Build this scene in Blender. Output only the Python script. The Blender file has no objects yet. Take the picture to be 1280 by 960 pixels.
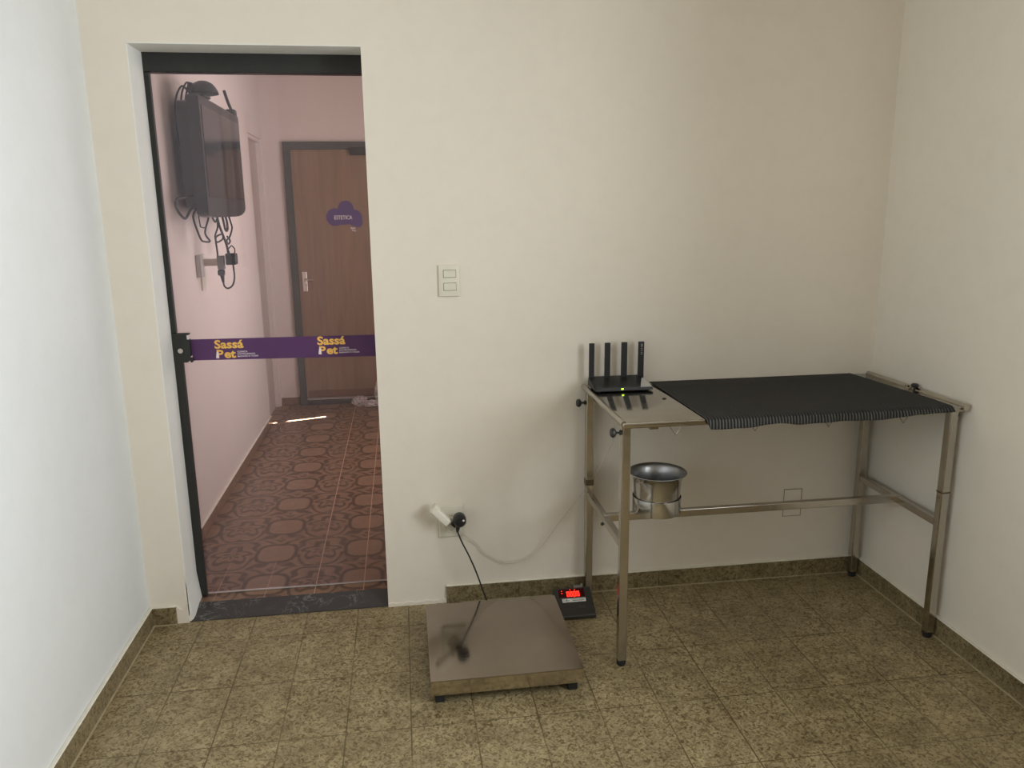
import bpy, bmesh, math, random
from mathutils import Vector, Matrix
random.seed(7)
scene = bpy.context.scene
COL = scene.collection

# ------------------------------------------------------------------ helpers
class B:
    """collects shapes (world coordinates) into one mesh"""
    def __init__(s): s.bm = bmesh.new()
    def box(s, x0, x1, y0, y1, z0, z1, bev=0.0, seg=2, rot=None, piv=None):
        r = bmesh.ops.create_cube(s.bm, size=1.0)
        vs = r['verts']
        for v in vs:
            v.co = Vector(((x0+x1)/2 + v.co.x*(x1-x0), (y0+y1)/2 + v.co.y*(y1-y0), (z0+z1)/2 + v.co.z*(z1-z0)))
        if bev > 0:
            es = list({e for v in vs for e in v.link_edges})
            rr = bmesh.ops.bevel(s.bm, geom=es, offset=bev, segments=seg, affect='EDGES', profile=.5)
            vs = [v for v in rr['verts'] if v.is_valid] if rr['verts'] else vs
            vs = list({v for f in rr['faces'] for v in f.verts} | {v for v in vs if v.is_valid})
            # include every vertex of the island
            seen = set(vs); st = list(vs)
            while st:
                v = st.pop()
                for e in v.link_edges:
                    o = e.other_vert(v)
                    if o not in seen: seen.add(o); st.append(o)
            vs = list(seen)
        if rot is not None:
            p = Vector(piv) if piv is not None else Vector(((x0+x1)/2, (y0+y1)/2, (z0+z1)/2))
            for v in vs: v.co = p + rot @ (v.co - p)
        return s
    def cyl(s, p0, p1, r0, r1=None, n=20, cap=True):
        r1 = r0 if r1 is None else r1
        p0, p1 = Vector(p0), Vector(p1); d = (p1-p0).normalized()
        a = d.orthogonal().normalized(); b = d.cross(a)
        A = [s.bm.verts.new(p0 + r0*(a*math.cos(2*math.pi*i/n) + b*math.sin(2*math.pi*i/n))) for i in range(n)]
        C = [s.bm.verts.new(p1 + r1*(a*math.cos(2*math.pi*i/n) + b*math.sin(2*math.pi*i/n))) for i in range(n)]
        for i in range(n): s.bm.faces.new((A[i], A[(i+1) % n], C[(i+1) % n], C[i]))
        if cap: s.bm.faces.new(A[::-1]); s.bm.faces.new(C)
        return s
    def lathe(s, c, prof, n=48, axis='Z', sy=1.0, cap=True):
        c = Vector(c); rings = []
        for (r, h) in prof:
            ring = []
            for i in range(n):
                t = 2*math.pi*i/n
                if axis == 'Z': o = Vector((r*math.cos(t), r*sy*math.sin(t), h))
                elif axis == 'X': o = Vector((h, r*math.cos(t), r*math.sin(t)))
                else: o = Vector((r*math.sin(t), h, r*math.cos(t)))
                ring.append(s.bm.verts.new(c+o))
            rings.append(ring)
        for a, b in zip(rings, rings[1:]):
            for i in range(n): s.bm.faces.new((a[i], a[(i+1) % n], b[(i+1) % n], b[i]))
        if cap and prof[0][0] > 1e-4: s.bm.faces.new(rings[0][::-1])
        if cap and prof[-1][0] > 1e-4: s.bm.faces.new(rings[-1])
        return s
    def tube(s, pts, r, n=8, sub=8, closed=False):
        P = [Vector(p) for p in pts]; Q = []
        m = len(P)
        for i in range(m-1):
            p0 = P[max(i-1, 0)]; p1 = P[i]; p2 = P[i+1]; p3 = P[min(i+2, m-1)]
            for k in range(sub):
                t = k/sub
                Q.append(.5*((2*p1)+(-p0+p2)*t+(2*p0-5*p1+4*p2-p3)*t*t+(-p0+3*p1-3*p2+p3)*t**3))
        Q.append(P[-1])
        T = [(Q[min(i+1, len(Q)-1)]-Q[max(i-1, 0)]).normalized() for i in range(len(Q))]
        a = T[0].orthogonal().normalized(); rings = []
        for q, t in zip(Q, T):
            a = (a - t*a.dot(t))
            a = a.normalized() if a.length > 1e-6 else t.orthogonal().normalized()
            b = t.cross(a)
            rings.append([s.bm.verts.new(q + r*(a*math.cos(2*math.pi*i/n)+b*math.sin(2*math.pi*i/n))) for i in range(n)])
        for u, v in zip(rings, rings[1:]):
            for i in range(n): s.bm.faces.new((u[i], u[(i+1) % n], v[(i+1) % n], v[i]))
        s.bm.faces.new(rings[0][::-1]); s.bm.faces.new(rings[-1])
        return s
    def bar(s, p0, p1, w, h, bev=.002):
        """rectangular tube between two points lying in a horizontal plane"""
        p0, p1 = Vector(p0), Vector(p1); L = (p1-p0).length; d = (p1-p0).normalized()
        ang = Vector((1, 0, 0)).rotation_difference(d).to_matrix()
        s.box(-L/2+(p0+p1).x/2, L/2+(p0+p1).x/2, (p0+p1).y/2-w/2, (p0+p1).y/2+w/2, (p0+p1).z/2-h/2, (p0+p1).z/2+h/2, bev, 2, ang, (p0+p1)/2)
        return s
    def prism(s, poly, lo, hi, plane='XZ'):
        """poly extruded; plane XZ extrudes along y, XY along z, YZ along x"""
        def mk(p, h):
            if plane == 'XZ': return Vector((p[0], h, p[1]))
            if plane == 'XY': return Vector((p[0], p[1], h))
            return Vector((h, p[0], p[1]))
        A = [s.bm.verts.new(mk(p, lo)) for p in poly]; C = [s.bm.verts.new(mk(p, hi)) for p in poly]
        n = len(poly)
        s.bm.faces.new(A); s.bm.faces.new(C[::-1])
        for i in range(n): s.bm.faces.new((A[i], C[i], C[(i+1) % n], A[(i+1) % n]))
        return s
    def text(s, txt, x0, z0, height, y, width=None, bold=0.0, depth=.0008, tf=None):
        """lettering facing -y, baseline at z0, left edge at x0, cap height given"""
        cu = bpy.data.curves.new('lettering', 'FONT'); cu.body = txt; cu.offset = bold; cu.extrude = .0; cu.resolution_u = 3
        ob = bpy.data.objects.new('lettering', cu); COL.objects.link(ob)
        dg = bpy.context.evaluated_depsgraph_get(); dg.update()
        me = bpy.data.meshes.new_from_object(ob.evaluated_get(dg))
        bpy.data.objects.remove(ob); bpy.data.curves.remove(cu)
        vs = [v.co.copy() for v in me.vertices]
        mnx = min(v.x for v in vs); mxx = max(v.x for v in vs)
        sc = height/.729
        sx = sc if width is None else width/(mxx-mnx)
        nv = []
        for v in vs:
            p = Vector((x0+(v.x-mnx)*sx, y, z0+v.y*sc))
            if tf: p = tf(p)
            nv.append(s.bm.verts.new(p))
        for f in me.polygons:
            try: s.bm.faces.new([nv[i] for i in f.vertices])
            except ValueError: pass
        bpy.data.meshes.remove(me)
        return s

def part(name, b, mat, parent=None, smooth=False, label=None, recalc=True, ang=35):
    """one mesh object; geometry is given in world coordinates"""
    org = Vector((0, 0, 0)); p = parent
    while p is not None: org += Vector(p.location); p = p.parent
    if parent is None and getattr(b, 'org', None) is not None: org = Vector(b.org)
    if recalc: bmesh.ops.recalc_face_normals(b.bm, faces=b.bm.faces)
    for v in b.bm.verts: v.co -= org
    me = bpy.data.meshes.new(name); b.bm.to_mesh(me); b.bm.free()
    me.materials.append(mat)
    if smooth:
        for f in me.polygons: f.use_smooth = True
        try: me.set_sharp_from_angle(angle=math.radians(ang))
        except Exception: pass
    o = bpy.data.objects.new(name, me); COL.objects.link(o)
    if parent is not None: o.parent = parent
    else: o.location = org
    if label: o['label'] = label
    return o
def thing(name, loc, label, cat, group=None, kind=None):
    o = bpy.data.objects.new(name, None); COL.objects.link(o); o.location = loc
    o.empty_display_size = .05
    return tag(o, label, cat, group, kind)
def tag(o, label=None, cat=None, group=None, kind=None):
    if label: o['label'] = label
    if cat: o['category'] = cat
    if group: o['group'] = group
    if kind: o['kind'] = kind
    return o
def struct(name, b, mat, label, cat, smooth=False):
    return tag(part(name, b, mat, None, smooth), label, cat, None, 'structure')

# ------------------------------------------------------------------ materials
def lin(c):
    return tuple(((v/255)/12.92 if v/255 <= .04045 else ((v/255+.055)/1.055)**2.4) for v in c)
def mat(name, rgb, rough=.5, metal=0.0, noise=0.0, nscale=20, bump=0.0, bscale=60, spec=.5, rvar=0.0, srgb=True, coat=0.0):
    m = bpy.data.materials.new(name); m.use_nodes = True
    nt = m.node_tree; bs = nt.nodes['Principled BSDF']
    c = lin(rgb) if srgb else rgb
    bs.inputs['Base Color'].default_value = (*c, 1); bs.inputs['Roughness'].default_value = rough
    bs.inputs['Metallic'].default_value = metal; bs.inputs['Specular IOR Level'].default_value = spec
    bs.inputs['Coat Weight'].default_value = coat
    tc = nt.nodes.new('ShaderNodeTexCoord')
    if noise > 0 or rvar > 0:
        n = nt.nodes.new('ShaderNodeTexNoise'); n.inputs['Scale'].default_value = nscale; n.inputs['Detail'].default_value = 5
        nt.links.new(tc.outputs['Object'], n.inputs['Vector'])
        if noise > 0:
            r = nt.nodes.new('ShaderNodeValToRGB')
            r.color_ramp.elements[0].position = .3; r.color_ramp.elements[1].position = .7
            r.color_ramp.elements[0].color = (*[max(0, v*(1-noise)) for v in c], 1)
            r.color_ramp.elements[1].color = (*[min(1, v*(1+noise*.6)) for v in c], 1)
            nt.links.new(n.outputs['Fac'], r.inputs['Fac']); nt.links.new(r.outputs['Color'], bs.inputs['Base Color'])
        if rvar > 0:
            mr = nt.nodes.new('ShaderNodeMapRange'); mr.inputs['To Min'].default_value = max(.02, rough-rvar); mr.inputs['To Max'].default_value = rough+rvar
            nt.links.new(n.outputs['Fac'], mr.inputs['Value']); nt.links.new(mr.outputs['Result'], bs.inputs['Roughness'])
    if bump > 0:
        n2 = nt.nodes.new('ShaderNodeTexNoise'); n2.inputs['Scale'].default_value = bscale; n2.inputs['Detail'].default_value = 4
        nt.links.new(tc.outputs['Object'], n2.inputs['Vector'])
        bp = nt.nodes.new('ShaderNodeBump'); bp.inputs['Strength'].default_value = bump; bp.inputs['Distance'].default_value = .01
        nt.links.new(n2.outputs['Fac'], bp.inputs['Height']); nt.links.new(bp.outputs['Normal'], bs.inputs['Normal'])
    return m
def emis(name, rgb, strength):
    m = mat(name, rgb, .5); bs = m.node_tree.nodes['Principled BSDF']
    bs.inputs['Emission Color'].default_value = (*lin(rgb), 1); bs.inputs['Emission Strength'].default_value = strength
    return m

class NT:
    """small helper for maths in node trees"""
    def __init__(s, m): s.m = m; m.use_nodes = True; s.nt = m.node_tree
    def n(s, t, **k):
        o = s.nt.nodes.new(t)
        for a, b in k.items(): setattr(o, a, b)
        return o
    def l(s, a, b): s.nt.links.new(a, b)
    def math(s, op, a, b=None, c=None):
        o = s.n('ShaderNodeMath', operation=op)
        for i, v in enumerate((a, b, c)):
            if v is None: continue
            if isinstance(v, (int, float)): o.inputs[i].default_value = v
            else: s.l(v, o.inputs[i])
        return o.outputs[0]
    def noise(s, vec, scale, detail=4, rough=.55, dist=0.0):
        o = s.n('ShaderNodeTexNoise'); o.inputs['Scale'].default_value = scale; o.inputs['Detail'].default_value = detail
        o.inputs['Roughness'].default_value = rough; o.inputs['Distortion'].default_value = dist
        s.l(vec, o.inputs['Vector']); return o.outputs['Fac']
    def ramp(s, fac, stops):
        o = s.n('ShaderNodeValToRGB'); e = o.color_ramp.elements
        while len(e) < len(stops): e.new(.5)
        for i, (p, c) in enumerate(stops): e[i].position = p; e[i].color = (*c, 1)
        s.l(fac, o.inputs['Fac']); return o.outputs['Color']
    def mix(s, fac, a, b, mode='MIX'):
        o = s.n('ShaderNodeMix', data_type='RGBA', blend_type=mode)
        if isinstance(fac, (int, float)): o.inputs[0].default_value = fac
        else: s.l(fac, o.inputs[0])
        for v, i in ((a, 6), (b, 7)):
            if isinstance(v, tuple): o.inputs[i].default_value = (*v, 1)
            else: s.l(v, o.inputs[i])
        return o.outputs[2]
    def smooth(s, v, lo, hi, a=0.0, b=1.0):
        o = s.n('ShaderNodeMapRange', interpolation_type='SMOOTHSTEP')
        o.inputs['From Min'].default_value = lo; o.inputs['From Max'].default_value = hi
        o.inputs['To Min'].default_value = a; o.inputs['To Max'].default_value = b
        s.l(v, o.inputs['Value']); return o.outputs['Result']

def grout_mask(t, coord, offset, pitch, w):
    """1 on the joint lines of one axis"""
    u = t.math('DIVIDE', t.math('SUBTRACT', coord, offset), pitch)
    f = t.math('ABSOLUTE', t.math('SUBTRACT', t.math('FRACT', u), .5))      # .5 at a joint
    d = t.math('MULTIPLY', t.math('SUBTRACT', .5, f), pitch)                # metres from joint
    return t.smooth(d, w*.5, w*1.1, 1.0, 0.0), t.math('FLOOR', u)

def olive_tile(name, joints=True, base=1.0, axis='XY'):
    m = bpy.data.materials.new(name); t = NT(m); bs = m.node_tree.nodes['Principled BSDF']
    tc = t.n('ShaderNodeTexCoord'); P = tc.outputs['Object']
    sep = t.n('ShaderNodeSeparateXYZ'); t.l(P, sep.inputs[0]); x, y, z = sep.outputs
    n1 = t.noise(P, 70, 3, .55, 1.4); n2 = t.noise(P, 9, 4, .6, .4); n3 = t.noise(P, 240, 2)
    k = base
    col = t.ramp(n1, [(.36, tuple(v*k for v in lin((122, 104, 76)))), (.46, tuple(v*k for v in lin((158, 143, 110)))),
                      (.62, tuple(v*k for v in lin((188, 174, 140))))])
    tone = t.ramp(n2, [(.3, lin((205, 200, 190))), (.7, lin((250, 248, 240)))])
    col = t.mix(1.0, col, tone, 'MULTIPLY')
    fine = t.ramp(n3, [(.3, (.8, .8, .78)), (.7, (1, 1, 1))])
    col = t.mix(.6, col, fine, 'MULTIPLY')
    if joints:
        gx, cx = grout_mask(t, x, .08, .1985, .0028); gy, cy = grout_mask(t, y, -.165, .309, .0026)
        wn = t.n('ShaderNodeTexWhiteNoise', noise_dimensions='2D'); cmb = t.n('ShaderNodeCombineXYZ')
        t.l(cx, cmb.inputs[0]); t.l(cy, cmb.inputs[1]); t.l(cmb.outputs[0], wn.inputs['Vector'])
        tv = t.ramp(wn.outputs['Value'], [(0, (.91, .91, .9)), (1, (1.0, 1.0, 1.0))])
        col = t.mix(1.0, col, tv, 'MULTIPLY')
        g = t.math('MAXIMUM', gx, gy)
        gv = t.math('MULTIPLY', g, t.smooth(t.noise(P, 5, 3), .3, .6, .4, .9))
        col = t.mix(gv, col, lin((92, 80, 52)))
        bp = t.n('ShaderNodeBump'); bp.inputs['Strength'].default_value = .25; bp.inputs['Distance'].default_value = .002
        t.l(t.math('SUBTRACT', 1.0, g), bp.inputs['Height']); t.l(bp.outputs['Normal'], bs.inputs['Normal'])
    t.l(col, bs.inputs['Base Color'])
    bs.inputs['Roughness'].default_value = .42; bs.inputs['Specular IOR Level'].default_value = .35
    return m

def brown_tile(name, pattern=True):
    m = bpy.data.materials.new(name); t = NT(m); bs = m.node_tree.nodes['Principled BSDF']
    tc = t.n('ShaderNodeTexCoord'); P = tc.outputs['Object']
    sep = t.n('ShaderNodeSeparateXYZ'); t.l(P, sep.inputs[0]); x, y, z = sep.outputs
    n1 = t.noise(P, 22, 4, .6, .6); n2 = t.noise(P, 90, 3)
    light = lin((148, 117, 94)); dark = lin((74, 52, 40))
    col = t.ramp(n1, [(.3, lin((124, 96, 77))), (.7, light)])
    if pattern:
        # medallions centred on every second joint, scrollwork between them
        wob = t.math('MULTIPLY', t.math('SUBTRACT', t.noise(P, 14, 2), .5), .035)
        u = t.math('SUBTRACT', t.math('FRACT', t.math('ADD', t.math('DIVIDE', t.math('ADD', x, .515), .4), .5)), .5)
        v = t.math('SUBTRACT', t.math('FRACT', t.math('ADD', t.math('DIVIDE', t.math('SUBTRACT', y, .22), .315), .5)), .5)
        um = t.math('MULTIPLY', t.math('ABSOLUTE', u), .4); vm = t.math('MULTIPLY', t.math('ABSOLUTE', v), .315)
        # superellipse radius of the medallion
        ra = t.math('POWER', t.math('DIVIDE', um, .088), 3.2); rb = t.math('POWER', t.math('DIVIDE', vm, .095), 3.2)
        rr = t.math('ADD', t.math('POWER', t.math('ADD', ra, rb), .3125), t.math('MULTIPLY', wob, 3.0))
        ring = t.math('MULTIPLY', t.smooth(rr, .86, .95), t.smooth(rr, 1.04, 1.16, 1, 0))
        inside = t.smooth(rr, .84, .92, 1, 0)
        # scrolls: second ring system centred halfway, plus wavy bands
        u2 = t.math('SUBTRACT', .2, um)
        ra2 = t.math('POWER', t.math('DIVIDE', u2, .075), 2.0); rb2 = t.math('POWER', t.math('DIVIDE', vm, .085), 2.0)
        r2 = t.math('ADD', t.math('SQRT', t.math('ADD', ra2, rb2)), t.math('MULTIPLY', wob, 9.0))
        at = t.math('ARCTAN2', v, t.math('SUBTRACT', .5, t.math('ABSOLUTE', u)))
        lob = t.math('MULTIPLY', t.math('SINE', t.math('ADD', t.math('MULTIPLY', at, 5.0), t.math('MULTIPLY', r2, 3.0))), 1.9)
        sc = t.math('SINE', t.math('ADD', t.math('MULTIPLY', r2, 8.5), lob))
        brk = t.smooth(t.noise(P, 26, 3), .3, .5, .45, 1)
        sc = t.math('MULTIPLY', t.smooth(sc, .0, .7), t.math('SUBTRACT', 1.0, inside))
        sc = t.math('MULTIPLY', t.math('MULTIPLY', sc, .95), brk)
        d = t.math('MAXIMUM', ring, sc)
        col = t.mix(t.math('MULTIPLY', d, .85), col, dark)
        col = t.mix(t.math('MULTIPLY', inside, .25), col, lin((160, 130, 106)))
        gx, cx = grout_mask(t, x, -.503, .2, .0022); gy, cy = grout_mask(t, y, .06, .315, .0016)
        gmod = t.math('MAXIMUM', t.smooth(x, -.45, -.38, 0, .95), t.math('MULTIPLY', t.smooth(y, .25, .6, 1, 0), .5))
        col = t.mix(t.math('MULTIPLY', gx, gmod), col, lin((205, 165, 140)))
        col = t.mix(t.math('MULTIPLY', gy, .25), col, lin((190, 150, 130)))
    sp = t.ramp(n2, [(.3, (.86, .84, .82)), (.7, (1, 1, 1))])
    col = t.mix(.7, col, sp, 'MULTIPLY')
    t.l(col, bs.inputs['Base Color'])
    bs.inputs['Roughness'].default_value = .33; bs.inputs['Specular IOR Level'].default_value = .45
    return m

def steel(name, rgb=(196, 190, 180), rough=.2, rvar=.06, brush=(1, 1, 1), bump=.02):
    m = bpy.data.materials.new(name); t = NT(m); bs = m.node_tree.nodes['Principled BSDF']
    tc = t.n('ShaderNodeTexCoord'); mp = t.n('ShaderNodeMapping'); mp.inputs['Scale'].default_value = brush
    t.l(tc.outputs['Object'], mp.inputs['Vector'])
    f = t.noise(mp.outputs['Vector'], 30, 4); g = t.noise(tc.outputs['Object'], 6, 3)
    c = lin(rgb)
    t.l(t.ramp(g, [(.3, tuple(v*.88 for v in c)), (.7, c)]), bs.inputs['Base Color'])
    bs.inputs['Metallic'].default_value = 1
    t.l(t.smooth(f, .25, .75, rough-rvar, rough+rvar), bs.inputs['Roughness'])
    bp = t.n('ShaderNodeBump'); bp.inputs['Strength'].default_value = bump; bp.inputs['Distance'].default_value = .004
    t.l(f, bp.inputs['Height']); t.l(bp.outputs['Normal'], bs.inputs['Normal'])
    return m

def marble(name):
    m = bpy.data.materials.new(name); t = NT(m); bs = m.node_tree.nodes['Principled BSDF']
    tc = t.n('ShaderNodeTexCoord'); P = tc.outputs['Object']
    n = t.noise(P, 7, 6, .65, 1.5)
    vein = t.smooth(t.math('ABSOLUTE', t.math('SUBTRACT', n, .5)), 0.0, .018, 1, 0)
    msk = t.smooth(t.noise(P, 3.2, 2), .45, .6)
    col = t.mix(t.math('MULTIPLY', t.math('MULTIPLY', vein, msk), .6), lin((62, 60, 58)), lin((150, 150, 142)))
    t.l(col, bs.inputs['Base Color']); bs.inputs['Roughness'].default_value = .35
    return m

def wall_paint(name, rgb, low=None):
    """painted plaster with soft unevenness"""
    m = bpy.data.materials.new(name); t = NT(m); bs = m.node_tree.nodes['Principled BSDF']
    tc = t.n('ShaderNodeTexCoord'); P = tc.outputs['Object']
    c = lin(rgb)
    a = t.noise(P, 1.6, 3, .5); b = t.noise(P, 14, 5, .6)
    col = t.ramp(a, [(.3, tuple(v*.965 for v in c)), (.7, c)])
    sm = t.ramp(b, [(.3, (.97, .968, .96)), (.55, (1, 1, 1))])
    col = t.mix(.8, col, sm, 'MULTIPLY')
    t.l(col, bs.inputs['Base Color']); bs.inputs['Roughness'].default_value = .62
    bs.inputs['Specular IOR Level'].default_value = .3
    bp = t.n('ShaderNodeBump'); bp.inputs['Strength'].default_value = .06; bp.inputs['Distance'].default_value = .02
    t.l(t.noise(P, 8, 5), bp.inputs['Height']); t.l(bp.outputs['Normal'], bs.inputs['Normal'])
    return m

def glass_mat(name):
    m = bpy.data.materials.new(name); t = NT(m); nt = m.node_tree
    out = [n for n in nt.nodes if n.type == 'OUTPUT_MATERIAL'][0]
    tr = t.n('ShaderNodeBsdfTransparent'); tr.inputs['Color'].default_value = (.972, .945, .952, 1)
    gl = t.n('ShaderNodeBsdfGlossy'); gl.inputs['Roughness'].default_value = .02; gl.inputs['Color'].default_value = (.95, .9, 1, 1)
    fr = t.n('ShaderNodeFresnel'); fr.inputs['IOR'].default_value = 1.5
    tc = t.n('ShaderNodeTexCoord')
    df = t.n('ShaderNodeBsdfDiffuse'); df.inputs['Color'].default_value = (.8, .74, .82, 1)
    mx = t.n('ShaderNodeMixShader'); t.l(t.math('MULTIPLY', fr.outputs[0], .55), mx.inputs[0]); t.l(tr.outputs[0], mx.inputs[1]); t.l(gl.outputs[0], mx.inputs[2])
    mx2 = t.n('ShaderNodeMixShader')
    refl_haze = t.smooth(t.noise(tc.outputs['Object'], 3, 4), .3, .8, .025, .045)  # diffuse haze painting in the light reflected off the pane
    t.l(refl_haze, mx2.inputs[0]); t.l(mx.outputs[0], mx2.inputs[1]); t.l(df.outputs[0], mx2.inputs[2])
    t.l(mx2.outputs[0], out.inputs['Surface'])
    return m

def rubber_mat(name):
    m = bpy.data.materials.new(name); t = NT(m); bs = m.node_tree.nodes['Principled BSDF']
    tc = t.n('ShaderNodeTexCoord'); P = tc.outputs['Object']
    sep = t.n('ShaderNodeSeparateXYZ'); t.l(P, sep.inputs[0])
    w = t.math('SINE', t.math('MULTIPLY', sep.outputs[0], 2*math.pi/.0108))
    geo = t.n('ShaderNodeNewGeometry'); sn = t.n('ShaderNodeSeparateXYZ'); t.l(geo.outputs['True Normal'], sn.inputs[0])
    side = t.smooth(t.math('ABSOLUTE', sn.outputs[2]), .5, .95, 1.0, .35)      # weaker rib contrast on the flat top paints in its self-shadow
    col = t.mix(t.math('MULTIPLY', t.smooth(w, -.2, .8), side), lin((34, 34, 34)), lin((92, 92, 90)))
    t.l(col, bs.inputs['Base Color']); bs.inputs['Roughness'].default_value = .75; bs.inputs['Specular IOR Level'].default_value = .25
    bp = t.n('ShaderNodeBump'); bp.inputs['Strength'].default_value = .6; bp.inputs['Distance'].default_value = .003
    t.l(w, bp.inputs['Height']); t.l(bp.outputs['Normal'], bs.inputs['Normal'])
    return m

def door_wood(name):
    m = bpy.data.materials.new(name); t = NT(m); bs = m.node_tree.nodes['Principled BSDF']
    tc = t.n('ShaderNodeTexCoord'); mp = t.n('ShaderNodeMapping'); mp.inputs['Scale'].default_value = (9, 9, .7)
    t.l(tc.outputs['Object'], mp.inputs['Vector'])
    col = t.ramp(t.noise(mp.outputs['Vector'], 3, 5, .6, .6), [(.3, lin((130, 105, 86))), (.7, lin((147, 120, 98)))])
    t.l(col, bs.inputs['Base Color']); bs.inputs['Roughness'].default_value = .4
    return m

M = dict(
    wall=wall_paint('wall paint with bounce tint', (231, 223, 210)), wall_daylit=wall_paint('white wall tint', (224, 227, 226)),  # one off-white paint; skylight and bounce tints put into each wall colour
    wall_r=wall_paint('off white wall tint', (230, 223, 210)), reveal=wall_paint('white reveal paint', (236, 236, 230)),
    corr=wall_paint('corridor wall paint', (226, 214, 208)), ceil=wall_paint('ceiling paint', (206, 200, 188)),
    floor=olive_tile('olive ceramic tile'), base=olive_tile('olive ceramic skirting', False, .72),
    cfloor=brown_tile('brown patterned tile'), cbase=brown_tile('brown skirting tile', False), marble=marble('dark marble'),
    caulk=mat('white caulk', (226, 222, 208), .7, noise=.1, nscale=30), grout=mat('pale grout', (176, 164, 132), .8, noise=.2),
    black=mat('black powder coat', (36, 37, 36), .45, noise=.15, nscale=40), blackp=mat('black plastic', (24, 25, 27), .38, noise=.1, nscale=30),
    bezel=mat('dark grey television plastic', (38, 37, 37), .32, noise=.08, nscale=20),
    screen=mat('dark screen glass', (24, 23, 22), .12, noise=.05, nscale=3, spec=.6),
    rubber=mat('black rubber', (28, 27, 26), .8, noise=.2, nscale=50), cable=mat('black cable sheath', (24, 23, 23), .5, noise=.1, nscale=50),
    white=mat('white plastic', (232, 228, 214), .4, noise=.03, nscale=30), creamp=mat('cream plastic', (222, 218, 202), .42, noise=.03, nscale=30),
    greyp=mat('grey plastic', (140, 140, 138), .5, noise=.05, nscale=30), paleg=mat('pale grey plastic', (186, 182, 178), .5, noise=.05, nscale=30),
    gap=mat('shadow gap plastic', (120, 114, 98), .7, noise=.05),
    steel=steel('table steel', (194, 188, 178), .2), top=steel('table top steel', (178, 173, 164), .11, .04),
    plate=steel('scale plate steel', (168, 157, 146), .10, .03, (1, 12, 1), .006), bowl=steel('bowl steel', (196, 194, 190), .17, .05),
    skirt=steel('scale skirt steel', (204, 196, 180), .14),
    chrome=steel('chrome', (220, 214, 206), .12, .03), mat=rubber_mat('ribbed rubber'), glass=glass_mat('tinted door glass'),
    purple=mat('purple vinyl', (84, 46, 96), .45, noise=.12, nscale=6), signp=mat('purple sign vinyl', (88, 66, 122), .5, noise=.1, nscale=6),
    yellow=mat('yellow vinyl', (240, 190, 92), .5, noise=.05), whitev=mat('white vinyl', (236, 226, 230), .5, noise=.05),
    frame=mat('dark grey door frame paint', (72, 74, 70), .5, noise=.1, nscale=15), wood=door_wood('brown door veneer'),
    kick=mat('brown kick panel', (118, 86, 68), .45, noise=.1, nscale=12),
    led=emis('red display light', (255, 48, 30), 2.2), green=emis('green led', (190, 255, 60), 3.0),
    redwin=mat('dark red display window', (60, 16, 14), .2, noise=.1), lab=mat('white paper label', (214, 212, 206), .6, noise=.25, nscale=120),
    ink=mat('grey ink', (130, 130, 128), .6, noise=.1), silver=mat('silver plastic', (150, 150, 148), .3, metal=.6, noise=.08),
    indic=mat('black display housing', (40, 37, 33), .5, noise=.1, nscale=40),
)
def reflection_film(name):
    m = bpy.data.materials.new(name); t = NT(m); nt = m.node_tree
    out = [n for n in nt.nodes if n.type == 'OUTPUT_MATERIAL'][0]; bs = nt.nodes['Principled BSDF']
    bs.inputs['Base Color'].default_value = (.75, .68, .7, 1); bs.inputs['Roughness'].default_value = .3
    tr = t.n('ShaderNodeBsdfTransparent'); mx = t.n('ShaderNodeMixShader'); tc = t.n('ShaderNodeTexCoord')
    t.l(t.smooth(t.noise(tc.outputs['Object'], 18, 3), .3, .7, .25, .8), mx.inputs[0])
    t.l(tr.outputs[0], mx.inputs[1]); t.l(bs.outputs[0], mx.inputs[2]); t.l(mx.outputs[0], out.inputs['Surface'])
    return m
M['film'] = reflection_film('translucent film')

# ------------------------------------------------------------------ dimensions
XL, XR, YR, H = -.91, 2.02, -4.2, 2.75          # room
DX0, DX1, DZ, WT = -.769, 0.0, 2.12, .15        # doorway in the back wall
CL, CR, CY, CZ = -.896, .58, 3.457, .028        # corridor
KH, KT = .072, .011                             # skirting

# ------------------------------------------------------------------ room shell
b = B(); b.box(XL-.1, XR+.1, YR-.1, .0, -.1, 0); struct('floor', b, M['floor'], 'olive mottled ceramic tile floor of the room', 'floor')
b = B(); b.box(XL-.1, XR+.1, YR-.1, WT, H, H+.1); struct('ceiling', b, M['ceil'], 'plain white ceiling of the room', 'ceiling')
b = B()
b.box(XL-.1, DX0, 0, WT, -.1, H); b.box(DX1, XR+.1, 0, WT, -.1, H); b.box(DX0, DX1, 0, WT, DZ, H)
struct('wall_back', b, M['wall'], 'back wall with the doorway opening, bounce light tinted into its cream', 'wall')
LY0, LY1 = -2.7, -1.7
b = B(); b.box(XL-.1, XL, YR, LY0, -.1, H); b.box(XL-.1, XL, LY1, 0, -.1, H); b.box(XL-.1, XL, LY0, LY1, -.1, 1.15); b.box(XL-.1, XL, LY0, LY1, 2.25, H); struct('wall_left', b, M['wall_daylit'], 'wall on the left, painted whiter for its daylight', 'wall')
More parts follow.
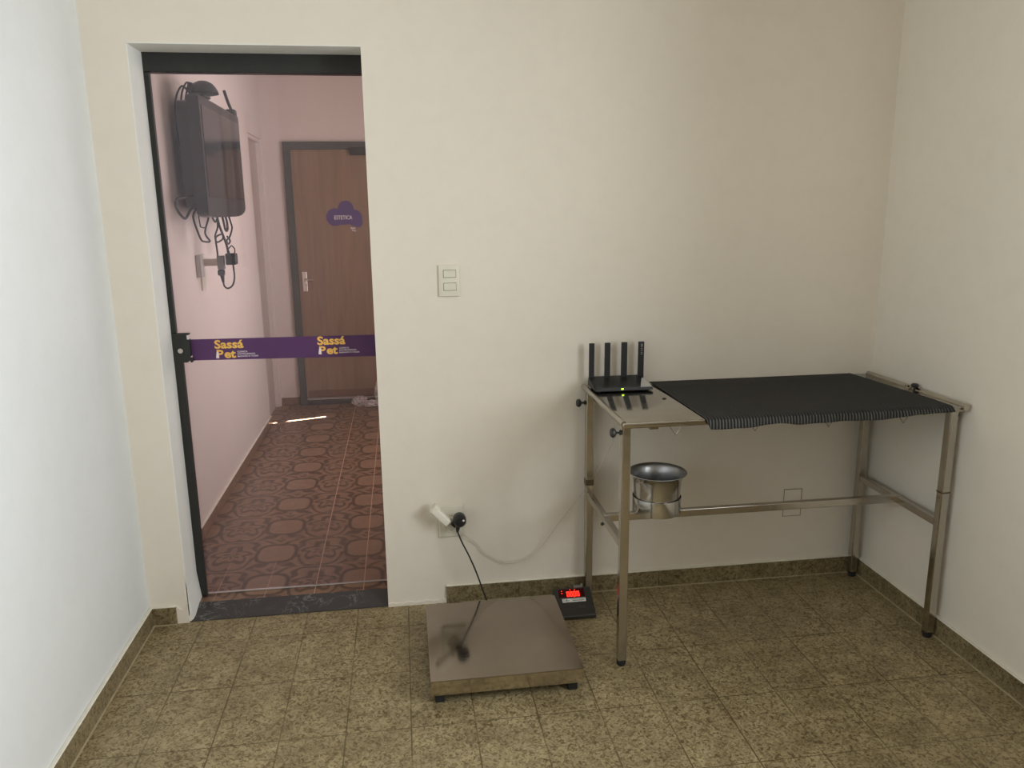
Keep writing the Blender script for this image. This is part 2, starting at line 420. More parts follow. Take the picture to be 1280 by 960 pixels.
# the right wall has a window opening nearer the viewer
WY0, WY1, WZ0, WZ1 = -3.15, -1.7, 1.0, 2.35
b = B()
b.box(XR, XR+.14, YR, WY0, -.1, H); b.box(XR, XR+.14, WY1, 0, -.1, H)
b.box(XR, XR+.14, WY0, WY1, -.1, WZ0); b.box(XR, XR+.14, WY0, WY1, WZ1, H)
struct('wall_right', b, M['wall_r'], 'off white wall on the right beside the table', 'wall')
b = B(); b.box(XL-.1, XR+.14, YR-.1, YR, -.1, H); struct('wall_front', b, mat('beige rear wall paint', (176, 164, 146), .7, noise=.05, nscale=4), 'plain cream wall opposite the doorway', 'wall')
win = thing('window_1', (XR+.07, (WY0+WY1)/2, WZ0), 'window in the right wall, outside the view', 'window', None, 'structure')
b = B()
for (a, c) in ((WY0, WY0+.04), (WY1-.04, WY1), ((WY0+WY1)/2-.02, (WY0+WY1)/2+.02)): b.box(XR+.05, XR+.09, a, c, WZ0, WZ1)
b.box(XR+.05, XR+.09, WY0, WY1, WZ0, WZ0+.04); b.box(XR+.05, XR+.09, WY0, WY1, WZ1-.04, WZ1)
part('window_frame', b, M['white'], win)

win = thing('fill_window', (XL-.05, (LY0+LY1)/2, 1.15), 'unseen window added in the left wall to brighten the right wall', 'window', None, 'structure')  # added opening, only there for the glow on the right wall
b = B()
for (a, c) in ((LY0, LY0+.04), (LY1-.04, LY1), ((LY0+LY1)/2-.02, (LY0+LY1)/2+.02)): b.box(XL-.08, XL-.04, a, c, 1.15, 2.25)
b.box(XL-.08, XL-.04, LY0, LY1, 1.15, 1.19); b.box(XL-.08, XL-.04, LY0, LY1, 2.21, 2.25)
part('window_frame', b, M['white'], win)

# skirtings (made of cut tiles)
def skirt_tiles(b, axis, a0, a1, c0, c1, pitch, z0=0, h=KH):
    n = max(1, round((a1-a0)/pitch)); st = (a1-a0)/n
    for i in range(n):
        p, q = a0+i*st+.0006, a0+(i+1)*st-.0006
        if axis == 'x': b.box(p, q, c0, c1, z0, z0+h, .0015, 1)
        else: b.box(c0, c1, p, q, z0, z0+h, .0015, 1)
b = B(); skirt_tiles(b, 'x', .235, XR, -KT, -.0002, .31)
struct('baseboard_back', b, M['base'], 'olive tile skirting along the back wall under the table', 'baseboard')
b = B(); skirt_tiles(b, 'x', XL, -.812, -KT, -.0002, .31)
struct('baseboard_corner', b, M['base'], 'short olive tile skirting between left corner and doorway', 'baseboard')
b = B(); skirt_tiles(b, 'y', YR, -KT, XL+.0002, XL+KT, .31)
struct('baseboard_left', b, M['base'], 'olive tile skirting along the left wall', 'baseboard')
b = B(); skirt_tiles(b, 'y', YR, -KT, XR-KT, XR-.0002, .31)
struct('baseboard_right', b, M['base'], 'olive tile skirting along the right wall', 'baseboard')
b = B()
b.box(XL, XL+KT+.002, YR, 0, KH, KH+.006, .002, 1); b.box(XR-KT-.001, XR, YR, 0, KH, KH+.004, .0015, 1); b.box(.235, XR, -KT-.001, 0, KH, KH+.004, .0015, 1)
b.box(XL, -.812, -KT-.001, 0, KH, KH+.004, .0015, 1)
struct('trim_1', b, M['caulk'], 'thin white paint edge on top of the skirting', 'trim')
b = B()
b.box(XL+KT, XL+KT+.005, YR, -KT, 0, .003); b.box(XR-KT-.006, XR-KT, YR, -KT, 0, .003); b.box(.3, XR-KT, -KT-.005, -KT, 0, .0025)
b.box(XL+KT, -.812, -KT-.005, -KT, 0, .0025)
struct('trim_2', b, M['grout'], 'pale grout line at the foot of the skirting', 'trim')
# rough patched plaster foot of the wall beside the doorway (no skirting there)
b = B()
pts = [(DX1, 0)]
for i in range(25):
    x = DX1 + i*.235/24; pts.append((x, .012+.003*math.sin(i*.9)+.004*random.random()))
pts.append((.235, 0)); b.prism(pts, -.006, -.0002)
pts = [(-.812, .0), (-.812, KH+.004)] + [(-.812+.043*k/8, KH+.004-.02*math.sin(k*.4)) for k in range(9)] + [(DX0, .0)]
b.prism(pts, -.005, -.0002)
struct('trim_3', b, M['wall'], 'rough plaster foot of the wall beside the doorway', 'trim')
# reveal lining, white, with the swollen lower corner at the left
b = B(); b.box(DX0, DX0+.003, .0, WT, .03, DZ); b.box(DX0, DX1, 0, WT, DZ-.003, DZ)
b.prism([(DX0, .0), (DX0+.016, .012), (DX0+.012, .05), (DX0+.004, .13), (DX0, .18)], .0, WT)
struct('trim_4', b, M['reveal'], 'white painted reveal of the doorway', 'trim')
# sloping dark marble threshold
b = B(); b.prism([(0, -.02), (0, .004), (.105, CZ), (.105, -.02)], DX0, DX1, 'YZ')
struct('trim_5', b, M['marble'], 'dark marble threshold of the doorway', 'threshold')

# ------------------------------------------------------------------ corridor
b = B(); b.box(CL-.1, CR+.12, .105, CY+.1, -.1, CZ-.0005); b.box(DX0, DX1, .105, WT, CZ-.01, CZ)
struct('floor_corridor', b, M['cfloor'], 'brown patterned tile floor of the corridor', 'floor')
b = B(); b.box(CL-.1, CR+.12, WT, CY+.1, H, H+.1); struct('ceiling_corridor', b, M['ceil'], 'ceiling of the corridor', 'ceiling')
b = B()
b.box(CL-.1, CL, WT, 2.86, -.1, H); b.box(CL-.1, CL, 3.43, CY, -.1, H); b.box(CL-.1, CL, 2.86, 3.43, 2.10, H)
struct('wall_corridor_left', b, M['corr'], 'pinkish corridor wall carrying the television', 'wall')
d3 = thing('door_3', (CL-.04, 3.145, CZ), 'recessed pale doorway panel at far end of corridor left wall', 'door', None, 'structure')
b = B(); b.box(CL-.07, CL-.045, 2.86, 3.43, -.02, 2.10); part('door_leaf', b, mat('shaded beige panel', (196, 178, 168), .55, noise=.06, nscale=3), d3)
b = B(); b.box(CL-.045, CL-.012, 2.86, 2.885, CZ, 2.10); b.box(CL-.045, CL-.012, 3.405, 3.43, CZ, 2.10); b.box(CL-.045, CL-.012, 2.885, 3.405, 2.075, 2.10); part('door_frame', b, M['corr'], d3)
b = B(); b.box(CL-.1, CR+.12, CY, CY+.1, -.1, H); struct('wall_corridor_far', b, M['corr'], 'end wall of the corridor around the brown door', 'wall')
# corridor right wall: a narrow gap lets a sliver of sun in
SUN = Vector((3.4, 4.27, 1.50))
def slit(x, y):
    t = (CR-SUN.x)/(x-SUN.x); p = SUN+(Vector((x, y, CZ))-SUN)*t; return p.y, p.z
pa_, pb_, pc_, pd_ = slit(-.515, 3.02), slit(-.795, 2.931), slit(-.865, 2.908), slit(-.89, 2.90)
b = B(); b.box(CR, CR+.12, WT, 3.2, -.1, H)
yA, yB = min(pa_[0], pd_[0])-.03, max(pa_[0], pd_[0])+.03
b.box(CR, CR+.004, 3.2, yA, -.1, H); b.box(CR, CR+.004, yB, CY, -.1, H)
def quad(z0, z1, cut=None):
    if cut is None: b.box(CR, CR+.004, yA, yB, z0, z1); return
    (ya, za), (yc, zc) = cut; w = .0095
    for (e, f, sg) in ((yA, -w, 1), (yB, w, 1)):
        b.prism([(e, za), (ya+f, za), (yc+f, zc), (e, zc)], CR, CR+.004, 'YZ')
quad(-.1, pa_[1]); quad(0, 0, (pa_, pb_)); quad(pb_[1], pc_[1]); quad(0, 0, (pc_, pd_)); quad(pd_[1], H)
struct('wall_corridor_right', b, M['corr'], 'right wall of the corridor, hidden behind the doorway edge', 'wall')
b = B(); skirt_tiles(b, 'y', WT, 2.86, CL+.0002, CL+.01, .31, CZ-.0005, .064); skirt_tiles(b, 'y', 3.43, CY, CL+.0002, CL+.01, .31, CZ-.0005, .064)
struct('baseboard_corridor_left', b, M['cbase'], 'brown tile skirting under the television wall', 'baseboard')
b = B(); skirt_tiles(b, 'x', CL, -.752, CY-.01, CY-.0002, .31, CZ-.0005, .062)
struct('baseboard_corridor_far', b, M['cbase'], 'short brown skirting left of the brown door', 'baseboard')
b = B(); b.box(CL+.0002, CL+.011, WT, 2.86, CZ+.0635, CZ+.0675)
struct('trim_6', b, M['caulk'], 'pale line above the corridor skirting', 'trim')

# ------------------------------------------------------------------ glass door
GY = .163
d1 = thing('door_1', (DX0, GY, CZ), 'frameless tinted glass door with purple lettered band and black track', 'door', None, 'structure')
b = B(); b.box(-.835, .075, WT, WT+.05, 2.052, 2.125, .002, 1); part('door_header', b, M['black'], d1)
b = B(); b.box(-.80, -.7475, WT+.001, WT+.022, 1.117, 2.0515, .002, 1); b.box(-.80, -.735, WT+.001, WT+.022, CZ, 1.004, .002, 1)
part('door_jamb', b, M['black'], d1)
b = B(); b.box(-.751, .07, GY+.010, GY+.018, CZ+.005, 2.0515, .001, 1); pane = part('glass_pane', b, M['glass'], d1)
b = B(); b.box(-.751, .07, GY+.0095, GY+.0185, CZ+.001, CZ+.0035); part('edge_highlight', b, M['paleg'], d1)  # pale strip painting the highlight along the glass bottom edge
# lock
b = B(); z0, z1 = 1.004, 1.116
b.prism([(-.772, z0), (-.716, z0), (-.716, z0+.006), (-.706, z0+.006), (-.706, z0+.0), (-.699, z0), (-.699, z0+.016), (-.711, z0+.016), (-.703, z0+.024),
         (-.703, z1-.024), (-.712, z1-.024), (-.712, z1-.006), (-.703, z1-.006), (-.703, z1), (-.772, z1)], WT-.002, WT+.0225)
lk = part('lock_plate', b, M['black'], d1)
b = B(); b.cyl((-.738, WT-.0018, 1.05), (-.738, WT-.006, 1.05), .0105, .0095, 24); b.box(-.7395, -.7365, WT-.0068, WT-.0055, 1.044, 1.056); part('lock_cylinder', b, M['chrome'], lk, True)
b = B(); b.box(-.7118, -.704, WT+.002, WT+.004, 1.0925, 1.1095); b.box(-.711, -.705, WT+.002, WT+.004, z0+.0065, z0+.0155); part('lock_notch', b, M['whitev'], lk)
# purple band (a strip of vinyl on the glass)
yb = GY+.0088
b = B(); b.prism([(-.7028, 1.007), (.06, .998), (.06, 1.084), (-.7028, 1.089)], yb, yb+.0008); band = part('vinyl_band', b, M['purple'], d1)
yl = yb-.0003
def logo(x0, z0, nm):
    b = B()
    b.text('Sass\u00e1', x0, z0+.037, .033, yl, .108, .03)
    b.text('P', x0+.006, z0-.0005, .032, yl, .025, .03); b.text('et', x0+.034, z0-.0005, .032, yl, .043, .035)
    part(nm, b, M['yellow'], band, label='yellow lettering of the clinic name')
    b = B()
    b.text('CL\u00cdNICA', x0+.083, z0+.0185, .0062, yl, .038, .012); b.text('HOTELZINHO', x0+.083, z0+.0095, .0062, yl, .066, .012); b.text('BANHO E TOSA', x0+.083, z0+.0005, .0062, yl, .078, .012)
    # small sitting animal silhouette against the stem of the P
    b.prism([(x0+.002, z0-.001), (x0+.013, z0-.001), (x0+.0125, z0+.010), (x0+.0115, z0+.016), (x0+.014, z0+.019), (x0+.0105, z0+.022), (x0+.0085, z0+.026), (x0+.006, z0+.022), (x0+.004, z0+.013)], yl-.0004, yl-.0002)
    part('small_lettering', b, M['whitev'], band, label='white small lettering and animal shape')
logo(-.618, 1.014, 'lettering'); logo(-.2305, 1.015, 'lettering')

# ------------------------------------------------------------------ far door
d2 = thing('door_2', (-.25, CY, CZ), 'brown wooden door with dark grey frame at the corridor end', 'door', None, 'structure')
FY = CY-.035
b = B(); b.box(-.748, -.692, FY, CY-.0002, CZ, 2.085, .003, 1); b.box(.22, .276, FY, CY-.0002, CZ, 2.085, .003, 1); b.box(-.692, .22, FY, CY-.0002, 2.028, 2.085, .003, 1)
part('door_frame', b, M['frame'], d2)
b = B(); b.box(-.692, .22, FY+.014, CY-.0003, .086, 2.028); leaf = part('door_leaf', b, M['wood'], d2)
b = B(); b.box(-.68, .21, FY+.010, FY+.0138, .09, .145, .001, 1); part('kick_panel', b, M['kick'], leaf)
b = B(); b.box(-.692, .22, FY-.01, CY-.0003, CZ, .062, .002, 1); part('door_sill', b, mat('dark sill', (58, 54, 52), .5, noise=.2), d2)
b = B(); b.box(-.25, -.02, FY-.03, FY+.0138, 1.985, 2.04, .004, 2); part('door_closer', b, M['black'], d2)
b = B(); b.box(-.667, -.630, FY+.006, FY+.0138, .948, 1.104, .002, 2); esc = part('handle_plate', b, M['chrome'], leaf)
b = B(); b.cyl((-.648, FY+.006, 1.043), (-.648, FY-.03, 1.043), .009); b.tube([(-.648, FY-.03, 1.043), (-.62, FY-.034, 1.042), (-.575, FY-.032, 1.039)], .0075); part('handle_lever', b, M['chrome'], esc, True)
b = B(); b.cyl((-.646, FY+.006, .992), (-.646, FY-.006, .992), .012); part('key_cylinder', b, M['chrome'], esc, True)
# cloud-shaped purple sign
ys = FY+.0136
def blob(cx, cz, pts, n=64):
    out = []
    for i in range(n):
        t = 2*math.pi*i/n; best = 0
        d = Vector((math.cos(t), math.sin(t)))
        for (px, pz, r) in pts:
            c = Vector((px, pz)); bq = c.dot(d); disc = bq*bq-(c.length_squared-r*r)
            if disc > 0: best = max(best, bq+math.sqrt(disc))
        out.append((cx+d.x*best, cz+d.y*best))
    return out
b = B(); b.prism(blob(-.316, 1.53, [(-.07, -.01, .068), (.015, .055, .06), (.075, -.015, .062), (.10, -.05, .04), (0, 0, .07)]), ys-.002, ys); sg = part('door_sign', b, M['signp'], leaf, label='purple cloud shaped sign')
b = B(); b.text('ESTETICA', -.392, 1.503, .031, ys-.0025, .137, .012); b.text('Sass\u00e1', -.272, 1.43, .014, ys-.0025, .036, .03); b.text('Pet', -.262, 1.411, .014, ys-.0025, .03, .02)
part('lettering', b, M['whitev'], sg)

# ------------------------------------------------------------------ television and what hangs round it
tv = thing('television', (CL, 1.3, 1.55), 'black flat television mounted high on the corridor wall', 'television')
def rrect(y0, y1, z0, z1, rt, rb, n=6):
    pts = []
    for (cy, cz, a0, r) in ((y1-rb, z0+rb, -90, rb), (y1-rt, z1-rt, 0, rt), (y0+rt, z1-rt, 90, rt), (y0+rb, z0+rb, 180, rb)):
        for k in range(n+1):
            a = math.radians(a0+90*k/n); pts.append((cy+r*math.cos(a), cz+r*math.sin(a)))
    return pts
ty0, ty1, tz0, tz1 = .86, 1.755, 1.548, 2.076
pl = [(ty1, tz1-.01), (ty1-.01, tz1), (ty0+.01, tz1), (ty0, tz1-.01)]
for k in range(9):
    a = math.pi/2*k/8; pl.append((ty0+.12*(1-math.cos(a)), tz0+.016-.022*math.sin(a)))
for k in range(13):
    a = math.pi/2*k/12; pl.append((ty1-.30+.30*math.sin(a), tz0+.040-.046*math.cos(a)))
b = B(); b.prism(pl, -.80, -.748, 'YZ')
part('casing', b, M['bezel'], tv, True)
b = B(); b.prism(rrect(ty0+.02, ty1-.05, tz0+.03, tz1-.02, .04, .06), -.85, -.80, 'YZ'); part('back_cover', b, M['blackp'], tv, True)
b = B(); b.box(-.7478, -.7455, ty0+.035, ty1-.03, tz0+.085, tz1-.04); part('screen', b, M['screen'], tv)
b = B(); b.cyl((-.7478, 1.42, 1.592), (-.7462, 1.42, 1.592), .006, n=12); part('power_light', b, M['silver'], tv)
b = B(); b.box(CL+.0005, CL+.012, 1.1, 1.5, 1.66, 1.96); b.box(CL+.012, -.85, 1.15, 1.2, 1.62, 2.0); b.box(CL+.012, -.85, 1.4, 1.45, 1.62, 2.0); part('wall_bracket', b, M['black'], tv)

rx = thing('receiver', (-.775, 1.0, 2.076), 'black dome topped receiver standing on near end of the television', 'receiver')
b = B(); b.lathe((-.752, 1.0, 2.095), [(.0, .055), (.02, .053), (.04, .043), (.054, .026), (.062, .01), (.064, 0), (.05, -.004), (.0, -.006)], 32, sy=1.3); part('dome', b, M['black'], rx, True)
b = B(); b.box(-.80, -.736, .93, 1.06, 2.0765, 2.0885, .004); b.box(-.806, -.785, .94, 1.05, 2.0885, 2.135, .004); part('stand', b, M['black'], rx)
an = thing('stick_antenna', (-.765, 1.7, 2.076), 'thin black stick antenna leaning on far end of the television', 'antenna')
b = B(); b.tube([(-.768, 1.70, 2.10), (-.785, 1.70, 2.15), (-.800, 1.70, 2.207)], .008, 10); part('rod', b, M['blackp'], an, True)
b = B(); b.box(-.795, -.748, 1.67, 1.73, 2.0765, 2.108, .005); part('base', b, M['blackp'], an)

LA = 'black cable arching from the receiver down behind the television'
for k, p in enumerate(([(-.811, 1.02, 2.10), (-.84, 1.08, 2.155), (-.875, 1.10, 2.10), (-.873, 1.06, 1.98), (-.873, 1.055, 1.80), (-.870, 1.07, 1.66)],
                       [(-.811, 1.03, 2.11), (-.84, 1.12, 2.16), (-.877, 1.20, 2.12), (-.877, 1.13, 2.03), (-.877, 1.085, 1.90), (-.876, 1.08, 1.75)],
                       [(-.811, 1.0, 2.09), (-.85, 1.02, 2.13), (-.875, .98, 2.06), (-.878, .97, 1.95), (-.878, 1.00, 1.78), (-.874, 1.03, 1.64)])):
    b = B(); b.org = p[0]; b.tube(p, .0045)
    tag(part('cable', b, M['cable'], None, True), LA, 'cable', 'cables arching behind the television')
for nm, lab, p, r in (
    ('cable', 'short thick black cable loop at near lower corner of the television', [(-.82, .88, 1.64), (-.84, .70, 1.62), (-.835, .68, 1.575), (-.825, .75, 1.54), (-.82, .83, 1.575), (-.82, .93, 1.60)], .006),
    ('cable', 'thin black cable drooping lowest under near half of the television', [(-.82, .93, 1.58), (-.81, .83, 1.54), (-.80, .88, 1.45), (-.80, .95, 1.432), (-.80, 1.06, 1.43), (-.80, .98, 1.47), (-.80, 1.06, 1.53), (-.81, 1.15, 1.5785)], .0045),
    ('cable', 'thin kinked black cable close under the television beside its near corner', [(-.81, .92, 1.5785), (-.80, .90, 1.51), (-.80, .91, 1.50), (-.80, 1.0, 1.497), (-.80, 1.08, 1.54), (-.81, 1.12, 1.5785)], .003),
    ('cable', 'round black cable loop under middle of the television', [(-.81, 1.14, 1.5785), (-.80, 1.20, 1.52), (-.80, 1.26, 1.53), (-.80, 1.25, 1.49), (-.80, 1.18, 1.45), (-.80, 1.21, 1.42), (-.80, 1.34, 1.43), (-.80, 1.34, 1.455), (-.80, 1.20, 1.445), (-.80, 1.185, 1.42), (-.80, 1.197, 1.37), (-.815, 1.26, 1.338)], .0045),
    ('cable', 'u shaped black cable loop right of the round loop under the television', [(-.81, 1.40, 1.5785), (-.80, 1.40, 1.52), (-.80, 1.43, 1.475), (-.80, 1.48, 1.475), (-.80, 1.48, 1.52), (-.81, 1.46, 1.5785)], .006),
    ('cable', 'black cable twisting down under far half of the television', [(-.81, 1.55, 1.5785), (-.80, 1.58, 1.51), (-.80, 1.60, 1.48), (-.80, 1.53, 1.44), (-.80, 1.44, 1.42), (-.80, 1.47, 1.40), (-.80, 1.52, 1.415), (-.80, 1.46, 1.44)], .0045)):
    b = B(); b.org = p[0]; b.tube(p, r)
    tag(part(nm, b, M['cable'], None, True), lab, 'cable', 'cables hanging under the television')

wo = thing('wall_outlet', (CL, 1.22, 1.27), 'pale wall outlet box under the television with grey adapter plugged in', 'outlet')
b = B(); b.box(CL+.0005, CL+.026, 1.14, 1.19, 1.25, 1.36, .003); part('outlet_box', b, M['paleg'], wo)
b = B(); b.box(CL+.0005, CL+.010, 1.21, 1.31, 1.18, 1.36, .002); part('socket_plate', b, M['white'], wo, label='pale plate flat on the wall')
b = B(); b.box(CL+.0102, -.8155, 1.24, 1.27, 1.30, 1.335, .002); part('socket_stem', b, M['corr'], wo, label='pale plug stem')
b = B(); b.box(-.8153, -.783, 1.235, 1.275, 1.281, 1.35, .004); part('adapter_block', b, M['greyp'], wo)
pa = thing('power_adapter', (-.75, 1.26, 1.30), 'square black power adapter under the television with looped cord', 'power adapter')
b = B(); b.box(-.774, -.722, 1.235, 1.29, 1.303, 1.361, .006); b.box(-.7757, -.773, 1.25, 1.275, 1.308, 1.328); part('adapter_body', b, M['blackp'], pa, True)
b = B(); b.box(-.818, -.786, 1.238, 1.272, 1.250, 1.2795, .006); b.cyl((-.80, 1.255, 1.255), (-.797, 1.255, 1.215), .012, .006); part('plug', b, M['blackp'], pa, True)
b = B(); b.tube([(-.797, 1.255, 1.22), (-.793, 1.255, 1.195), (-.776, 1.255, 1.184), (-.752, 1.255, 1.20), (-.74, 1.255, 1.24), (-.742, 1.26, 1.304)], .0045)
b.tube([(-.76, 1.262, 1.36), (-.768, 1.262, 1.41), (-.79, 1.25, 1.50), (-.80, 1.25, 1.56)], .006); b.cyl((-.76, 1.262, 1.36), (-.764, 1.262, 1.385), .008, .005)
b.tube([(-.757, 1.262, 1.385), (-.742, 1.262, 1.398), (-.728, 1.262, 1.38), (-.732, 1.262, 1.36)], .003); part('cord', b, M['cable'], pa, True)

# crumpled translucent shape added in place of a reflection in the door glass
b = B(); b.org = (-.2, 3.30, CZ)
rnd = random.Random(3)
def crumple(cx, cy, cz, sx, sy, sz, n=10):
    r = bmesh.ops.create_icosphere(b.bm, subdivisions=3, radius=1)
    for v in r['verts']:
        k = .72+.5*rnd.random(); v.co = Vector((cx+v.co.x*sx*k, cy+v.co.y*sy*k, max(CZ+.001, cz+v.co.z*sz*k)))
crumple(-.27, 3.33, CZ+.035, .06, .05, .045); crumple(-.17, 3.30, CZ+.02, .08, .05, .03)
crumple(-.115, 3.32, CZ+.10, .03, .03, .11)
tag(part('reflection_shape', b, M['film'], None, False), 'crumpled translucent stand-in for a glass reflection by the far door', 'reflection stand-in')

# ------------------------------------------------------------------ wall fittings in the room
sw = thing('light_switch', (.282, 0, 1.305), 'cream double rocker light switch plate on the back wall', 'light switch')
b = B(); b.box(.243, .321, -.009, -.0003, 1.246, 1.364, .004, 3); part('plate', b, M['creamp'], sw, True)
for zc in (1.331, 1.283):
    b = B(); b.box(.2605, .3085, -.0098, -.0088, zc-.0145, zc+.0145); g = part('rocker_frame', b, M['gap'], sw)
    b = B(); b.box(.262, .307, -.0125, -.0095, zc-.013, zc+.013, .001, 2, Matrix.Rotation(.06, 3, 'X')); part('rocker', b, M['creamp'], g)

ol = thing('wall_outlet', (.265, 0, .352), 'cream outlet plate low on the back wall beside the scale', 'outlet')
b = B(); b.box(.212, .312, -.008, -.0003, .285, .418, .005, 3); part('plate', b, M['creamp'], ol, True)
b = B(); b.box(.235, .29, -.0095, -.0078, .32, .385, .001, 1); part('socket_insert', b, M['creamp'], ol)
R45 = Matrix.Rotation(math.radians(45), 3, 'Y')
sp = thing('plug_splitter', (.262, -.03, .352), 'pale diamond shaped plug splitter in the low outlet', 'plug splitter')
b = B(); b.box(.240, .284, -.046, -.0097, .330, .374, .004, 2, R45); part('splitter_body', b, mat('greyed white plastic', (196, 192, 178), .45, noise=.04), sp)
ch = thing('wall_charger', (.22, -.06, .39), 'white stick shaped charger plugged into upper left of the splitter', 'charger')
b = B(); b.box(.182, .262, -.085, -.047, .384, .414, .006, 3, Matrix.Rotation(math.radians(47), 3, 'Y')); part('charger_body', b, M['white'], ch, True)
b = B(); b.box(.183, .215, -.079, -.035, .405, .445, .008, 3, Matrix.Rotation(math.radians(47), 3, 'Y')); part('charger_cap', b, M['creamp'], ch, True)
b = B(); b.tube([(.247, -.06, .375), (.262, -.05, .352), (.285, -.035, .325), (.33, -.02, .28), (.36, -.012, .252), (.406, -.014, .198), (.50, -.016, .158), (.603, -.016, .20), (.702, -.02, .332), (.79, -.035, .45),
              (.826, -.05, .50), (.865, -.07, .59), (.90, -.08, .68), (.90, -.08, .80), (.87, -.045, .865)], .0019)
part('cord', b, mat('cream cord sheath', (205, 196, 178), .5, noise=.05), ch, True)
pp = thing('power_plug', (.292, -.07, .372), 'round black power plug in the splitter with cord to the scale', 'power plug')
b = B(); b.lathe((.293, -.065, .380), [(.0, -.03), (.018, -.029), (.0245, -.02), (.026, 0), (.0245, .018), (.016, .022)], 28, 'Y', 1)
b.box(.262, .285, -.062, -.046, .348, .370, .004, 2, R45); b.cyl((.286, -.075, .362), (.282, -.078, .335), .011, .005)
part('plug_body', b, M['blackp'], pp, True)
b = B(); b.cyl((.306, -.0955, .387), (.306, -.0945, .387), .004, n=12); part('plug_mark', b, M['whitev'], pp)
b = B(); b.tube([(.282, -.078, .338), (.30, -.085, .29), (.325, -.09, .235), (.35, -.095, .17), (.375, -.10, .09), (.388, -.108, .045), (.38, -.12, .018), (.34, -.125, .03), (.31, -.13, .045), (.29, -.15, .034), (.29, -.20, .022)], .003)
part('cord', b, M['cable'], pp, True)

bp_ = thing('blank_plate', (1.707, 0, .335), 'flat wall plate low on the back wall behind the table bar', 'wall plate')
b = B(); b.box(1.664, 1.75, -.0045, -.0003, .274, .398, .002, 2); part('plate', b, M['wall'], bp_, True)
b = B()
for (a, c, d, e) in ((1.666, 1.748, .394, .397), (1.666, 1.669, .275, .397), (1.745, 1.748, .275, .397), (1.666, 1.748, .275, .2775)): b.box(a, c, -.0052, -.0043, d, e)
part('plate_edge', b, mat('dark plate edge', (150, 138, 112), .7, noise=.1), bp_)  # outline of the plate drawn in a darker tone

# ------------------------------------------------------------------ steel table
TX0, TX1, TY0, TY1, TZ = .792, 2.004, -.585, -.012, .886
tb = thing('examination_table', ((TX0+TX1)/2, (TY0+TY1)/2, 0), 'stainless steel examination table on square tube legs against the back wall', 'table')
b = B(); b.box(TX0, TX1, TY0, TY1, TZ-.020, TZ, .005, 3)
b.box(TX0+.10, TX0+.13, TY0+.03, TY1-.03, TZ-.034, TZ-.0205); b.box(TX1-.13, TX1-.10, TY0+.03, TY1-.03, TZ-.034, TZ-.0205)
top = part('table_top', b, M['top'], tb, True)
b = B(); b.cyl((TX0+.004, TY0+.002, TZ-.004), (TX0+.004, TY1, TZ-.004), .0095); part('edge_tube', b, M['steel'], top, True)
b = B(); b.cyl((TX1-.006, TY0-.004, TZ-.002), (TX1-.006, TY1, TZ-.002), .011)
b.cyl((TX1-.006, TY0-.009, TZ-.002), (TX1-.006, TY0-.002, TZ-.002), .0125)
part('edge_tube', b, M['steel'], top, True)
LW = .030; ix, iy = .021, .036
LEGS = [(TX0+ix, TY0+iy), (TX1-ix-.004, TY0+iy), (TX0+ix, TY1-iy), (TX1-ix-.004, TY1-iy)]
for i, (x, y) in enumerate(LEGS):
    b = B(); b.box(x-LW/2, x+LW/2, y-LW/2, y+LW/2, .022, TZ-.0205, .003, 2)
    lg = part('leg', b, M['steel'], tb)
    b = B(); b.box(x-.0135, x+.0135, y-.0135, y+.0135, .012, .0225, .002, 1); b.lathe((x, y, 0), [(.013, 0), (.0155, .004), (.0155, .012), (.012, .016)], 20); part('foot_cap', b, M['rubber'], lg)
    if i in (1, 2):
        zc = .50 if i == 2 else .575
        b = B(); b.box(x-LW/2-.0012, x+LW/2+.0012, y-LW/2-.0012, y+LW/2+.0012, zc-.012, zc+(.012 if i == 2 else -.006), .0008, 1)
        part('leg_collar', b, mat('dark collar', (112, 104, 88), .35, metal=.8, noise=.2), lg)
SZ = .447; BW = .026
for x in (LEGS[0][0], LEGS[1][0]):
    b = B(); b.bar((x, LEGS[0][1]+LW/2, SZ), (x, LEGS[2][1]-LW/2, SZ), .024, BW); part('side_rail', b, M['steel'], tb)
yb_ = -.30
b = B(); b.bar((LEGS[0][0]-.004, yb_, SZ+.002), (LEGS[1][0]+.004, yb_, SZ+.002), .024, BW+.002); lr = part('long_rail', b, M['steel'], tb)
b = B(); b.cyl((LEGS[0][0]-.016, yb_-.012, SZ-.022), (LEGS[0][0]-.004, yb_-.012, SZ-.010), .006, n=10); part('bolt', b, M['black'], lr)
# ring holder for the bowl, standing on the long rail
BX, BZ = 1.0095, SZ+.0162
b = B(); b.lathe((BX, yb_, BZ), [(.0865, 0), (.0885, 0), (.0895, .058), (.0890, .060), (.0875, .058), (.0862, .004), (.0865, .0)], 48, cap=False); part('bowl_ring', b, M['bowl'], tb, True)
# clamp knobs and wire hooks
def knob(p, d):
    p = Vector(p); d = Vector(d); b = B()
    b.cyl(p, p+d*.022, .004, n=10); b.cyl(p+d*.002, p+d*.006, .009, n=12)
    n = 5; prof = [(.007, .018), (.0155, .024), (.0165, .031), (.012, .037), (.004, .0385)]
    a = d.orthogonal().normalized(); c = d.cross(a); rings = []
    for (r, h) in prof: rings.append([b.bm.verts.new(p+d*h+r*(a*math.cos(2*math.pi*i/18)+c*math.sin(2*math.pi*i/18))) for i in range(18)])
    for u, v in zip(rings, rings[1:]):
        for i in range(18): b.bm.faces.new((u[i], u[(i+1) % 18], v[(i+1) % 18], v[i]))
    b.bm.faces.new(rings[0]); b.bm.faces.new(rings[-1])
    part('clamp_knob', b, M['black'], tb, True)
knob((LEGS[0][0]-LW/2, LEGS[0][1]-.002, .846), (-1, 0, 0)); knob((LEGS[2][0]-LW/2, LEGS[2][1], .824), (-1, 0, 0))
